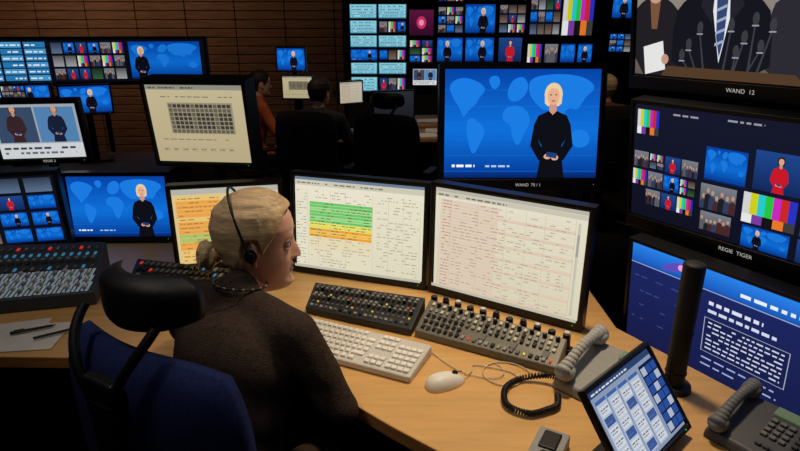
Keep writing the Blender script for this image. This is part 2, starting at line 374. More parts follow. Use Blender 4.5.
# ---------------------------------------------------------------- room
def slab(name,c,s,m):
    bm=bmesh.new();abox(bm,c,s);return obj(name,bm,m)
slab('floor',(-.75,3,-.05),(9,9.6,.1),FLOORM)
slab('ceiling',(-.75,3,2.95),(9,9.6,.1),CEILM)
slab('wall_left',(-5.2,3,1.45),(.1,9.6,2.9),WALLM)
slab('wall_right',(3.7,3,1.45),(.1,9.6,2.9),WALLM)
slab('wall_front',(-.75,-1.75,1.45),(9,.1,2.9),WALLM)
slab('wall_back',(-.75,7.75,1.45),(9,.1,2.9),WALLM)
bm=bmesh.new()
for k in range(26):
    z=.12+k*.105
    for i in range(8):
        abox(bm,(-4.85+i*.62,7.68,z),(.610,.03,.096))
obj('trim_1',bm,SLAT,bevel=.006)
# video wall
def vw(x0,x1,y0,y1,fn,Y=6.75):
    k=.01125
    xa=(x0-400)*k;xb=(x1-400)*k;za=1.67-(y1-26.5)*.0112;zb=1.67-(y0-26.5)*.0112
    return monitor('video_wall_monitor',((xa+xb)/2,Y,(za+zb)/2),0,0,xb-xa,zb-za,fn,.012,.014,.06,back=False,gain=.9)
bl=blue_list
for j,(a,b) in enumerate([(5,20),(20,34),(34,47),(47,60),(60,73),(74,90)]):
    vw(350,378,a,b,bl if j!=3 else news);vw(378,407,a,b,bl if j%2==0 else (lambda c:mosaic(c,3,1)))
vw(408,434,10,36,lambda c:(c.rect(0,0,1,1,(50,12,40),(90,22,60)),c.ell(.5,.5,.2,.25,(205,50,100)),c.ell(.5,.5,.1,.12,(240,150,180))))
vw(408,434,38,62,lambda c:mosaic(c,2,3))
vw(412,438,66,84,lambda c:two_people(c))
for a,b,c_,d,f in [(436,463,7,34,lambda c:mosaic(c,3,3)),(463,494,5,34,lambda c:news(c,.6,False)),(496,524,5,34,lambda c:mosaic(c,3,3)),
    (436,463,36,61,lambda c:news(c,.4,False)),(464,494,36,61,lambda c:news(c,.6,False)),(497,522,36,61,red_woman),
    (526,558,-12,36,lambda c:mosaic(c,4,4)),(558,590,-12,36,bars),(526,542,42,62,bars),(543,558,42,62,crowd),(559,575,42,62,lambda c:map_bg(c)),(576,592,42,62,lambda c:news(c,.5,False)),
    (606,630,-5,20,lambda c:news(c,.5,False)),(606,630,32,52,lambda c:mosaic(c,3,3)),(436,463,-25,5,lambda c:mosaic(c,3,3)),(463,494,-25,3,crowd),(496,524,-25,3,lambda c:news(c)),(350,405,-25,3,lambda c:mosaic(c,5,3)),(640,700,-5,40,lambda c:mosaic(c,5,3)),(705,770,-5,40,lambda c:mosaic(c,5,3))]:
    vw(a,b,c_,d,f)
bm=bmesh.new()
abox(bm,(1.8,6.93,1.3),(4.9,.08,2.6));
for x in (-.6,.1,.4,1.42,2.3,3.3): abox(bm,(x,6.86,1.3),(.03,.06,2.6))
obj('video_wall_rack',bm,mat('rack_black',(16,16,18),.7),bevel=.004)
# ---------------------------------------------------------------- operator desk
def extr(name,pts,z0,z1,mats,parent=None,bevel=.004,sidemat=1):
    bm=bmesh.new();vs=[bm.verts.new((p[0],p[1],z1)) for p in pts];f=bm.faces.new(vs)
    bm.normal_update()
    if f.normal.z<0: f.normal_flip()
    g=bmesh.ops.extrude_face_region(bm,geom=[f]);nv=[v for v in g['geom'] if isinstance(v,bmesh.types.BMVert)]
    bmesh.ops.translate(bm,verts=nv,vec=(0,0,z0-z1));bmesh.ops.recalc_face_normals(bm,faces=bm.faces)
    for q in bm.faces: q.material_index=0 if q.normal.z>.5 else sidemat
    return obj(name,bm,mats,parent,bevel=bevel)
desk=empty('control_desk')
near=[(-2.1,1.52),(-1.5,1.49),(-1.18,1.485),(-.91,1.48),(-.7,1.475),(-.5,1.45),(-.36,1.40),(-.22,1.33),(-.11,1.25),(-.02,1.17),(.08,1.09),(.2,1.0),(.33,.93),(.5,.86),(.8,.76)]
far=[(1.20,.80),(.70,1.66),(.70,1.95),(.4,2.35),(-.3,2.62),(-1.2,2.85),(-2.1,2.95)]
extr('desktop',near+far,.71,.75,[WOOD,WOODEDGE],desk)
bm=bmesh.new()
for a,b in (((-2.05,1.75),(-2.05,2.8)),((-.95,1.9),(-.95,2.75)),((.25,1.35),(.62,1.95)),((.75,.95),(1.08,1.0))):
    a=Vector((*a,0));b=Vector((*b,0));d=b-a
    abox(bm,(a+b)/2+Vector((0,0,.355)),(d.length,.03,.708),rot=Matrix.Rotation(math.atan2(d.y,d.x),4,'Z'))
obj('legs',bm,mat('desk_leg_dark',(30,28,28),.6),desk,bevel=.003)
# ---------------------------------------------------------------- control panels
def console(name,fl,fr,nr,nl,zf,zn,pm,rows,cols,style):
    e=empty(name)
    bm=bmesh.new()
    top=[(*fl,zf),(*fr,zf),(*nr,zn),(*nl,zn)]
    vs=[bm.verts.new(p) for p in top]+[bm.verts.new((p[0],p[1],DZ+.001)) for p in top]
    for q in ((0,1,2,3),(7,6,5,4),(0,4,5,1),(1,5,6,2),(2,6,7,3),(3,7,4,0)): bm.faces.new([vs[i] for i in q])
    bmesh.ops.recalc_face_normals(bm,faces=bm.faces)
    obj('chassis',bm,pm,e,bevel=.004)
    P=lambda u,v:((Vector(top[0])*(1-u)+Vector(top[1])*u)*(1-v)+(Vector(top[3])*(1-u)+Vector(top[2])*u)*v)
    nrm=(P(1,0)-P(0,0)).cross(P(0,1)-P(0,0)).normalized()
    if nrm.z<0:nrm=-nrm
    ux=(P(1,0)-P(0,0)).normalized();uy=nrm.cross(ux)
    B=Matrix((ux,uy,nrm)).transposed().to_4x4()
    bm=bmesh.new()
    mats=[mat('key_cream',(206,200,176),.5),mat('key_black',(16,16,18),.4),mat('key_grey',(104,104,102),.5),mat('key_red_lit',(190,50,40),emit=(230,50,40),es=.6),
      mat('key_green_lit',(70,160,90),emit=(60,190,100),es=.3),mat('key_yellow_lit',(225,200,80),emit=(230,200,80),es=.3),mat('key_blue_lit',(80,130,160),emit=(70,150,190),es=.4),mat('knob_top',(150,150,146),.35),mat('key_midgrey',(150,150,146),.5),
      mat('fader_field',(150,162,172),.5,emit=(150,165,180),es=.3)]  # emission added to brighten the dim fader strips
    for j in range(rows):
        for i in range(cols):
            u=(i+.5)/cols*.94+.03;v=(j+.5)/rows*.9+.05
            s=style(i,j,cols,rows)
            if s is None: continue
            kind,mi=s;p=P(u,v);w=(P(1,0)-P(0,0)).length/cols*.62;h=(P(0,1)-P(0,0)).length/rows*.62
            if kind=='k':
                k=min(w,h)*.55;acyl(bm,p,p+nrm*.014,k,k*.85,mi,14);acyl(bm,p+nrm*.014,p+nrm*.0165,k*.6,k*.55,7,12)
            elif kind=='b': abox(bm,p+nrm*.002,(w*.8,h*.75,.007),mi,rot=B)
            elif kind=='l': abox(bm,p+nrm*.002,(w*.5,h*.5,.005),mi,rot=B)
            elif kind=='s':
                abox(bm,p+nrm*.0005,(w*1.35,h*1.55,.002),9,rot=B)
                abox(bm,p+nrm*.001,(w*.25,h*1.5,.004),1,rot=B);abox(bm,p+nrm*.007+uy*h*((i*7)%5-2)*.2,(w*.7,h*.35,.012),mi,rot=B)
            elif kind=='w': abox(bm,p+nrm*.001,(w*1.5,h*1.4,.003),mi,rot=B)
    obj('controls',bm,mats,e,bevel=.001,seg=1)
    return e
def st1(i,j,c,r):
    q=(i*7+j*3)%11
    if j==0: return ('b',[2,8,2,2,1][q%5])
    if j in(1,3): return ('k',2 if (i*3+j)%4 else 1)
    if j==2: return ('l',3) if q==0 else (('l',5) if q==5 else ('b',[2,1,8,2][q%4]))
    if j==4: return ('l',[8,2,5,2,2,8][q%6])
    return ('b',[2,8,1][q%3])
def st2(i,j,c,r):
    q=(i*5+j*3)%13
    if j==0: return ('k',1) if i%2 else ('b',0)
    if j==1: return ('b',[8,8,0,8,1,8][i%6])
    if i<c*.3: return ('k',2) if (i+j)%2 else ('b',1)
    if j==2: return ('b',[1,8,1,0,8,2][(i*5)%6])
    if j==3: return ('w',2) if i%5==0 else None
    return ('l',3) if q==0 else (('l',5) if q==6 else ('b',[8,2,8,1][q%4]))
console('audio_control_panel',(-.30,1.87),(.085,1.745),(.035,1.60),(-.32,1.755),.815,.775,PANELD,6,20,st1)
console('vision_control_panel',(.10,1.735),(.485,1.475),(.435,1.385),(.045,1.60),.815,.775,PANEL,5,22,st2)
bm=bmesh.new()
for k in range(11):
    t=k/10;p=Vector((.115,1.755,.75))*(1-t)+Vector((.49,1.50,.75))*t
    abox(bm,p+Vector((0,0,.012)),(.036,.03,.022),1,rot=Matrix.Rotation(R(-34),4,'Z'))
    if k%3: acyl(bm,p+Vector((0,0,.02)),p+Vector((0,0,.074)),.010,.009,k%2,14)
    acyl(bm,p+Vector((0,0,.02)),p+Vector((0,0,.066)),.013,.011,1,14)
obj('lever_knob_row',bm,[LGREY,BLACK],bevel=.002)
def stm(i,j,c,r):
    q=(i*3+j*5)%12
    if j==0: return ('l',[2,3,2,3,3,2,8,2,3,2,2,3][q])
    if j==1: return ('l',[6,2,6,4,2,6,2,8,6,2,2,6][q])
    if j==2: return ('k',2)
    if j==3: return ('l',[8,2,6,2][i%4])
    return ('s',[0,0,8][i%3])
MIXM=mat('mixer_panel',(60,68,76),.45,nscale=30,namt=.1)
console('mixing_console',(-1.62,2.06),(-1.14,2.10),(-1.06,1.82),(-1.55,1.70),.88,.80,MIXM,7,16,stm)
console('mixing_console',(-2.09,2.04),(-1.64,2.06),(-1.57,1.70),(-2.04,1.67),.88,.80,MIXM,7,14,stm)
def std(i,j,c,r):
    q=(i*5+j*7)%17
    return ('l',3) if q==0 else (('l',6) if q==4 else ('b',[2,1,1,2,8][q%5]))
console('matrix_control_panel',(-1.02,2.08),(-.52,1.95),(-.50,1.84),(-.98,1.88),.82,.79,PANELD,4,20,std)
bm=bmesh.new()
for k,(x,y,a) in enumerate(((-1.27,1.60,.3),(-1.2,1.59,.12),(-1.40,1.59,-.05))): abox(bm,(x,y,.7515+k*.0015),(.28,.17,.0012),rot=Matrix.Rotation(a,4,'Z'))
obj('script_papers',bm,PAPER)
bm=bmesh.new();acyl(bm,(-1.22,1.60,.762),(-1.12,1.65,.762),.005,.004);acyl(bm,(-1.12,1.65,.762),(-1.108,1.656,.762),.004,.001);abox(bm,(-1.2,1.613,.767),(.03,.003,.003),rot=Matrix.Rotation(.46,4,'Z'))
obj('ballpoint_pen',bm,BLACK)
bm=bmesh.new();acyl(bm,(-1.13,1.57,.762),(-1.04,1.63,.762),.004,.004);acyl(bm,(-1.04,1.63,.762),(-1.03,1.637,.762),.004,.001);obj('ballpoint_pen',bm,BLACK)
# ---------------------------------------------------------------- keyboard
kb=empty('computer_keyboard',(-.142,1.513,DZ),R(-24.5))
bm=bmesh.new();vs=abox(bm,(0,0,.011),(.445,.165,.02))
for v in vs:
    if v.co.y>0 and v.co.z>.01: v.co.z+=.012
obj('case',bm,LGREY,kb,bevel=.005,seg=3)
bm=bmesh.new()
for j in range(6):
    y=.064-j*.0245 if j else .068
    x=-.212
    widths=[.017]*13 if j==0 else ([.0175]*13+[.032] if j==1 else ([.026]+[.0175]*12+[.024] if j==2 else ([.03]+[.0175]*12+[.02] if j==3 else ([.022]+[.0175]*11+[.045] if j==4 else [.024,.02,.024,.11,.024,.02,.024]))))
    for w in widths:
        vs=abox(bm,(x+w/2,y-.003,.028+(y*.06)),(w-.002,.0165,.009))
        for v in vs:
            if v.co.z>.028+(y*.06): v.co.x=(v.co.x-(x+w/2))*.82+x+w/2
        x+=w+.0012
    for k in range(3):
        if j!=3: abox(bm,(.082+k*.0187,y-.003,.028+y*.06),(.0165,.0165,.009))
    if j:
        for k in range(4): abox(bm,(.147+k*.0187,y-.003,.028+y*.06),(.0165,.0165,.009))
obj('keys',bm,WHITEP,kb,bevel=.0012,seg=1)
# ---------------------------------------------------------------- mouse
ms=empty('computer_mouse',(.122,1.345,DZ),R(-65))
bm=bmesh.new();bmesh.ops.create_uvsphere(bm,u_segments=28,v_segments=18,radius=1)
for v in bm.verts:
    x,y,z=v.co
    v.co.x=.032*(abs(x)**.8)*(1 if x>=0 else -1)*(1-.1*y);v.co.y=.058*(abs(y)**.85)*(1 if y>=0 else -1)
    v.co.z=max(.0005,.034*z*(1-.25*y)) if z>0 else .0005
obj('shell',bm,WHITEP,ms,smooth=True)
bm=bmesh.new();acyl(bm,(-.003,.03,.028),(.003,.03,.028),.008);abox(bm,(0,.034,.0285),(.0012,.035,.002));obj('wheel',bm,BLACK,ms)
CB=mat('cable_beige',(200,190,165),.5)
tube('mouse_cable',[(.18,1.37,.762),(.21,1.40,.754),(.19,1.45,.754),(.26,1.42,.754),(.33,1.40,.754),(.33,1.32,.754),(.24,1.34,.754),(.22,1.42,.754),(.30,1.47,.754),(.36,1.42,.754),(.37,1.38,.756)],.0018,CB)
tube('signal_cable',[(.06,1.555,.754),(.10,1.50,.754),(.15,1.40,.754),(.25,1.36,.754),(.30,1.38,.756),(.29,1.43,.754),(.27,1.45,.754)],.0015,CB)
# ---------------------------------------------------------------- telephones
def handset(bm,M,mi=0):
    n=14
    prev=None
    for i in range(n+1):
        t=i/n;y=-.1+.2*t;z=.016+.02*math.sin(math.pi*t);r=.014+.010*(abs(2*t-1)**3)
        if prev: acyl(bm,prev[0],(0,y,z),prev[1],r,mi,14,M=M)
        prev=((0,y,z),r)
    for y in (-.088,.088):
        asph(bm,(0,y,.012),(.027,.030,.02),mi,3,M=M);acyl(bm,(0,y,-.004),(0,y,.01),.021,.025,mi,20,M=M)
def phone(loc,yaw,sc=1,bodym=None,hm=None):
    e=empty('desk_telephone',loc,R(yaw));e.scale=(sc,sc,sc)
    bm=bmesh.new();vs=abox(bm,(.03,0,.025),(.21,.21,.048))
    for v in vs:
        if v.co.z>.03: v.co.z=.03+(.045 if v.co.y>0 else 0); v.co.y*=.94;v.co.x=(v.co.x-.03)*.96+.03
    obj('body',bm,bodym or GREYP,e,bevel=.008,seg=3)
    sl=math.atan2(.045,.197);rx=Matrix.Rotation(sl,4,'X')
    Z=lambda y:.0525+y*.228
    bm=bmesh.new();abox(bm,(.075,.072,Z(.072)+.003),(.09,.035,.008),2,rot=rx)
    for j in range(4):
        for i in range(3): abox(bm,(.045+.022*i,.035-.02*j,Z(.035-.02*j)+.004),(.016,.013,.008),0,rot=rx)
    for j in range(6): abox(bm,(.118,.04-.02*j,Z(.04-.02*j)+.004),(.014,.012,.007),1,rot=rx)
    for j in range(3): abox(bm,(.05+.02*j,-.065,Z(-.065)+.004),(.016,.01,.007),1,rot=rx)
    obj('keypad',bm,[hm or WHITEP,mat('phone_key_dark',(70,72,74),.4),mat('lcd_display',(120,140,110),.2,emit=(130,150,110),es=.15)],e,bevel=.0015,seg=1)
    bm=bmesh.new();handset(bm,Matrix.Translation((-.045,0,Z(0)+.012))@rx);obj('handset',bm,hm or mat('handset_grey',(176,176,172),.45),e,smooth=True)
    return e
phone((.532,1.35,DZ),-46)
path=[Vector(p) for p in ((.445,1.315,.785),(.40,1.35,.775),(.33,1.355,.762),(.28,1.31,.762),(.272,1.24,.762),(.32,1.205,.762),(.37,1.22,.762),(.40,1.24,.762),(.41,1.28,.762))]
def catmull(P,n):
    out=[]
    for i in range(len(P)-1):
        p0=P[max(0,i-1)];p1=P[i];p2=P[i+1];p3=P[min(len(P)-1,i+2)]
        for k in range(n):
            t=k/n;out.append(.5*((2*p1)+(p2-p0)*t+(2*p0-5*p1+4*p2-p3)*t*t+(3*p1-p0-3*p2+p3)*t**3))
    out.append(P[-1]);return out
cp=catmull(path,60);coil=[]
for i,p in enumerate(cp[:-1]):
    d=(cp[i+1]-p).normalized();s=d.cross(Vector((0,0,1))).normalized();a=i*.95
    coil.append(p+s*.007*math.cos(a)+Vector((0,0,1))*(.007*math.sin(a)))
tube('phone_coiled_cord',coil,.0026,BLACK)
phone((.825,1.135,DZ),-55,.85,mat('phone_body_dark',(82,82,84),.5),mat('handset_dark_grey',(120,120,120),.5))
bm=bmesh.new();acyl(bm,(.735,1.33,DZ+.001),(.735,1.33,.765),.045,.043,seg=32);acyl(bm,(.735,1.33,.765),(.735,1.33,1.11),.025,.027,seg=32);asph(bm,(.735,1.33,1.108),(.027,.027,.01),0,3)
for k in range(3): acyl(bm,(.735,1.33,.80+.12*k),(.735,1.33,.803+.12*k),.0275,.0275,seg=32)
obj('column_speaker',bm,mat('speaker_black',(30,30,31),.6,nscale=300,namt=.2),smooth=False)
# ---------------------------------------------------------------- touch tablet
Tw,Th=.30,.22
rr=Vector((math.cos(R(43)),math.sin(R(43)),0));nn=Vector((math.sin(R(43)),-math.cos(R(43)),0));UU=Vector((0,0,1))*math.cos(R(37))-nn*math.sin(R(37))
cT=Vector((.60,1.231,.952))-rr*Tw/2-UU*Th/2
te=monitor('touch_panel',cT,43,37,Tw,Th,touch_ui,.014,.016,.018,back=False,gain=.8)
Mi=te.matrix_world.inverted()
bm=bmesh.new();pc=te.matrix_world@Vector((0,.02,-.02))
base=Vector((pc.x,pc.y,0))-nn*.015
acyl(bm,(base.x,base.y,DZ+.012),pc,.014,M=Mi);b2=base-rr*.03;abox(bm,(b2.x,b2.y,DZ+.006),(.13,.09,.01),M=Mi,rot=Matrix.Rotation(R(43),4,'Z'))
obj('stand',bm,BLACK,te,bevel=.002)
bm=bmesh.new();abox(bm,(0,0,.016),(.07,.11,.03));abox(bm,(0,.01,.034),(.04,.06,.006),1);acyl(bm,(0,-.04,.03),(0,-.04,.038),.01,mi=1)
o=obj('intercom_box',bm,[GREYP,BLACK],bevel=.004);o.location=(.335,1.07,DZ+.001);o.rotation_euler=(0,0,R(-30))
# ---------------------------------------------------------------- people
def evaluate(o,mats,name,parent,assign=None,smooth=True,disp=None):
    dg=bpy.context.evaluated_depsgraph_get();me=bpy.data.meshes.new_from_object(o.evaluated_get(dg));me.name=name
    bpy.data.objects.remove(o)
    me.materials.clear()
    for m in mats: me.materials.append(m)
    for p in me.polygons:
        p.use_smooth=smooth
        p.material_index=assign(p.center) if assign else 0
    if disp:
        ns=[v.normal.copy() for v in me.vertices]
        for v,n in zip(me.vertices,ns): v.co+=n*disp(v.co)
    n=bpy.data.objects.new(name,me);return link(n,parent)
def blob(name,parts,voxel,smooth_it,mats,parent,assign=None,disp=None):
    bm=bmesh.new()
    for p in parts:
        if p[0]=='c':
            a=Vector(p[1]);b=Vector(p[2]);d=(b-a).length;n=max(3,int(d/(min(p[3],p[4])*.28)))
            for i in range(n+1):
                t=i/n;asph(bm,a.lerp(b,t),p[3]+(p[4]-p[3])*t)
        else: asph(bm,p[1],p[2],0,3,rot=p[3])
    o=obj(name,bm,mats)
    m=o.modifiers.new('r','REMESH');m.mode='VOXEL';m.voxel_size=voxel;m.use_smooth_shade=True
    s=o.modifiers.new('s','SMOOTH');s.iterations=smooth_it;s.factor=.5
    return evaluate(o,mats,name,parent,assign,True,disp)
def interp(tab,z):
    if z<=tab[0][0]: return tab[0][1]
    for (a,b),(c,d) in zip(tab,tab[1:]):
        if z<=c:
            t=(z-a)/(c-a);t=t*t*(3-2*t)*.5+t*.5;return b+(d-b)*t
    return tab[-1][1]
Ft=[(-.118,.03),(-.114,.058),(-.106,.074),(-.094,.08),(-.082,.075),(-.07,.0765),(-.055,.0785),(-.04,.080),(-.02,.079),(0,.079),(.02,.085),(.04,.088),(.06,.083),(.08,.069),(.097,.046),(.108,.024),(.113,.0)]
Bt=[(-.118,.01),(-.1,.02),(-.085,.035),(-.06,.06),(-.03,.085),(0,.1),(.04,.106),(.07,.096),(.095,.066),(.108,.032),(.113,.0)]
Wt=[(-.118,.016),(-.11,.028),(-.1,.038),(-.08,.052),(-.06,.060),(-.035,.066),(0,.0715),(.04,.076),(.07,.07),(.09,.052),(.106,.027),(.113,.0)]
def headpt(th,z,off=0):
    F,B,W=interp(Ft,z),interp(Bt,z),interp(Wt,z)
    c,s=math.cos(th),math.sin(th)
    e=.85 if c>0 else 1
    x=(F if c>0 else B)*(abs(c)**e)*(1 if c>0 else -1);y=W*(abs(s)**.9)*(1 if s>0 else -1)
    if off==0 and c>0:
        g=lambda v,m,w: math.exp(-((v-m)/w)**2)
        if z>-.034: t=max(0,min(1,(.026-z)/.056))
        else: t=max(0,1-(-.034-z)/.010)
        t=t*t*(3-2*t)*.75+t*.25
        x+=.024*t*math.exp(-(y/(.0075+.0055*t))**2)
        x+=.006*g(z,-.034,.006)*g(abs(y),.013,.005)
        x+=.0055*g(z,-.0565,.004)*g(y,0,.017)+.006*g(z,-.0665,.0045)*g(y,0,.015)
        x-=.004*g(z,-.0615,.0016)*g(y,0,.02)
        x-=.003*g(z,-.077,.004)*g(y,0,.02)
        x+=.003*g(z,-.095,.01)*g(y,0,.02)
        x-=.009*g(z,.004,.012)*g(abs(y),.031,.014)
        x+=.004*g(z,.024,.007)*g(abs(y),.03,.02)
        x+=.004*g(z,-.03,.018)*g(abs(y),.042,.015)
    r=math.hypot(x,y) or 1
    if off: x+=off*x/r*1;y+=off*y/r
    return x,y
def head(parent,M,hairm,bun=True):
    n,mz=96,90;bm=bmesh.new();rings=[]
    for k in range(mz+1):
        z=-.118+.231*(k/mz);ring=[]
        for i in range(n):
            u=2*math.pi*i/n;th=u-.45*math.sin(u)
            x,y=headpt(th,min(z,.1125));ring.append(bm.verts.new((x,y,z)))
        rings.append(ring)
    for a,b in zip(rings,rings[1:]):
        for i in range(n): bm.faces.new((a[i],a[(i+1)%n],b[(i+1)%n],b[i]))
    bm.faces.new(rings[0][::-1]);bm.faces.new(rings[-1])
    for f in bm.faces:
        c=f.calc_center_median()
        if c.x>.07 and abs(c.y)<.021-.6*abs(c.z+.0615) and -.0715<c.z<-.0525: f.material_index=1
    for s in (-1,1):
        E=Matrix.Translation((-.010,s*.074,-.004))@Matrix.Rotation(s*.4,4,'Z')@Matrix.Rotation(-.2,4,'Y')
        asph(bm,(0,0,0),(.014,.005,.026),0,3,M=E)
        for k in range(24):
            a=-.6+4.6*k/23;asph(bm,(.0145*math.cos(a),s*.003,.004+.0235*math.sin(a)),(.0042,.004,.0042),0,2,M=E)
        asph(bm,(.003,s*.002,-.024),(.007,.0045,.009),0,2,M=E)
    for s in (-1,1):
        asph(bm,(.0690,s*.031,.003),(.0122,.0122,.0115),2,3);asph(bm,(.0795,s*.0318,.0028),(.0030,.0055,.0055),3,2)
        asph(bm,(.0675,s*.031,.0105),(.0135,.0145,.0070),0,3);asph(bm,(.0675,s*.031,-.0060),(.0125,.014,.006),0,3)
        for k in range(9):
            q=(k-4)/4;asph(bm,(.0868-.005*q*q-.004*max(0,q),s*(.031+.015*q),.0235+.002*(1-q*q)),(.0022,.0032,.0014),4,1)
    bm.transform(M);obj('head',bm,[SKIN,LIPS,EYEW,IRIS,hairm],parent,smooth=True)
    bm=bmesh.new();rings=[]
    HL=[(0,.074),(25,.074),(42,.066),(56,.048),(68,.022),(76,.004),(82,-.012),(87,.022),(104,.02),(113,-.035),(140,-.075),(180,-.082)]
    mz=70
    for k in range(mz+1):
        ring=[]
        for i in range(n):
            th=2*math.pi*i/n;a=abs((math.degrees(th)+180)%360-180);z0=interp(HL,a)
            z=z0+(.113-z0)*(k/mz)**.9
            edge=min(1,k/6)
            off=.0015+.0095*edge**.6+.0006*math.sin(th*26+z*50)
            x,y=headpt(th,min(z,.1122),off);ring.append(bm.verts.new((x,y,z+.010*max(0,(z-.03)/.08))))
        rings.append(ring)
    for a,b in zip(rings,rings[1:]):
        for i in range(n): bm.faces.new((a[i],a[(i+1)%n],b[(i+1)%n],b[i]))
    bm.faces.new(rings[-1])
    bm.transform(M);o=obj('hair',bm,hairm,parent,smooth=True)
    if bun:
        bm=bmesh.new()
        bmesh.ops.create_uvsphere(bm,u_segments=40,v_segments=28,radius=1)
        for v in bm.verts:
            c=v.co.copy();w=1+.09*math.sin(3*math.atan2(c.z,c.y)+6*c.x)+.08*noise.noise(c*2.5)
            v.co=Vector((-.126+c.x*.028*w,c.y*.028*w,-.03+c.z*.034*w))
        bmesh.ops.create_uvsphere(bm,u_segments=16,v_segments=10,radius=.022,matrix=Matrix.Translation((-.104,0,-.024)))
        bm.transform(M);obj('hair_bun',bm,hairm,parent,smooth=True)
        for k in range(18):
            a=random.uniform(0,6.28);p=M@Vector((-.13+.01*math.cos(a*3),.024*math.cos(a),-.03+.028*math.sin(a)))
            d=M.to_3x3()@Vector((random.uniform(-.02,.0),.018*math.cos(a),.02*math.sin(a)-.01))
            tube('hair_strand',[p,p+d*.6,p+d+Vector((0,0,-.012))],.0006,hairm,parent)
def hand(parent,wrist,fwd,up,side,name,sc=1,curl=.35):
    f=Vector(fwd).normalized();u=Vector(up);u=(u-f*u.dot(f)).normalized();s=f.cross(u)*side
    W=Vector(wrist)
    T=lambda x,y,z:W+(f*x+s*y+u*z)*sc
    parts=[('c',T(-.02,0,0),T(.02,0,0),.024*sc,.024*sc)]
    for y,xl in ((-.03,.078),(-.010,.085),(.010,.082),(.028,.074)): parts.append(('c',T(.02,y*.6,0),T(xl,y,.002),.016*sc,.0115*sc))
    for y,x0,l in ((-.032,.078,.068),(-.0105,.085,.078),(.0105,.082,.072),(.030,.074,.055)):
        a=T(x0,y,.002);c1=curl;p1=T(x0+l*.45*math.cos(c1),y*1.05,.002-l*.45*math.sin(c1));c2=curl*2
        p2=T(x0+l*.45*math.cos(c1)+l*.32*math.cos(c2),y*1.05,.002-l*.45*math.sin(c1)-l*.32*math.sin(c2));c3=curl*2.6
        p3=T(x0+l*.45*math.cos(c1)+l*.32*math.cos(c2)+l*.22*math.cos(c3),y*1.03,.002-l*.45*math.sin(c1)-l*.32*math.sin(c2)-l*.22*math.sin(c3))
        parts+=[('c',a,p1,.0092*sc,.0084*sc),('c',p1,p2,.0082*sc,.0076*sc),('c',p2,p3,.0075*sc,.0066*sc)]
    parts+=[('c',T(.015,-.022,-.004),T(.05,-.05,-.012),.014*sc,.0105*sc),('c',T(.05,-.05,-.012),T(.083,-.056,-.02),.0098*sc,.0078*sc)]
    return blob(name,parts,.0036*sc,3,[SKIN],parent)
BLONDE=mat('blonde_hair',(206,176,134),.5,nscale=10,namt=.3,stretch=(1.2,9,16),bump=.2,bscale=30,spec=.5)
DARKH=mat('dark_hair',(40,28,22),.6,nscale=14,namt=.3,stretch=(1,6,12))
def person(name,pel,hd,chest,neck,headc,headang,sh,el,wr,kn,an,mats,hairm,headtilt=0,hands=True,bun=True,vox=.012,hs=1.0,hz=1.0,handang=None):
    e=empty(name);h=Vector((*hd,0)).normalized();r=Vector((h.y,-h.x,0));ang=math.atan2(r.y,r.x)
    pel,chest,neck,headc=map(Vector,(pel,chest,neck,headc))
    up=neck+Vector((0,0,-.10))-h*.03
    parts=[('e',pel,(.17,.125,.12),ang),('e',pel.lerp(chest,.35),(.145,.105,.13),ang),('e',pel.lerp(chest,.7),(.16,.115,.15),ang),('e',chest,(.175,.12,.14),ang),
        ('e',up,(.175,.095,.085),ang),('e',chest.lerp(up,.5),(.18,.11,.11),ang)]
    bu=chest+h*.075+Vector((0,0,-.03))
    parts+=[('e',bu+r*.07,(.065,.06,.065),ang),('e',bu-r*.07,(.065,.06,.065),ang)]
    for i,s in ((0,1),(1,-1)):
        S,E,Wr,K,A=map(Vector,(sh[i],el[i],wr[i],kn[i],an[i]))
        parts+=[('c',neck-Vector((0,0,.02)),S,.044,.06),('c',up,S,.075,.062),('c',S,E,.06,.048),('c',E,Wr,.046,.033),('c',pel+r*s*.085-Vector((0,0,.01)),K,.092,.064),('c',K,A,.06,.04),('c',A-Vector((0,0,.02)),A+h*.15-Vector((0,0,.045)),.042,.03)]
    parts+=[('c',neck-Vector((0,0,.04)),neck+Vector((0,0,-.002)),.062,.056)]
    def asg(c):
        if c.z<.13: return 2
        return 1 if (c.z<pel.z+.01 ) and (c-Vector(wr[0])).length>.12 and (c-Vector(wr[1])).length>.12 else 0
    dis=lambda c:.005*noise.noise(c*9)+.005*math.sin(c.z*50+6*noise.noise(c*5))*max(0,noise.noise(c*4+Vector((3,1,2)))+.1)
    blob('clothed_body',parts,vox,9,mats,e,asg,dis)
    Mh=Matrix.Translation(headc)@Matrix.Rotation(headang,4,'Z')@Matrix.Rotation(headtilt,4,'Y')@Matrix.Diagonal((hs,hs,hs*hz,1))
    nb=Mh@Vector((-.03,0,-.06))
    blob('neck',[('c',neck-Vector((0,0,.04)),nb,.05,.05)],.01,4,[SKIN],e)
    head(e,Mh,hairm,bun=bun)
    if hands:
        for i,s in ((0,1),(1,-1)):
            d=(Vector(wr[i])-Vector(el[i])).normalized()
            if handang and handang[i]: d=Vector(handang[i])
            hand(e,Vector(wr[i])+d*.02,(d.x,d.y,d.z*.3),(0,0,1),s,'hand_%d'%(i+1))
    return e,Mh,h,r
SHOE=mat('shoes',(20,18,18),.4)
W,Mh,h,r=person('seated_woman',(-.42,1.15,.56),(.485,.875),(-.415,1.255,.87),(-.413,1.345,1.035),(-.372,1.425,1.135),R(7),
  [(-.255,1.23,.975),(-.60,1.39,.985)],[(-.145,1.195,.785),(-.65,1.555,.80)],[(-.33,1.36,.80),(-.47,1.66,.79)],
  [(-.12,1.46,.5),(-.31,1.56,.5)],[(-.06,1.53,.09),(-.26,1.63,.09)],[KNIT,TROUS,SHOE],BLONDE,headtilt=R(1),hs=1.05,hz=1.12,handang=[(-.5,.85,-.1),(.85,.28,0)])
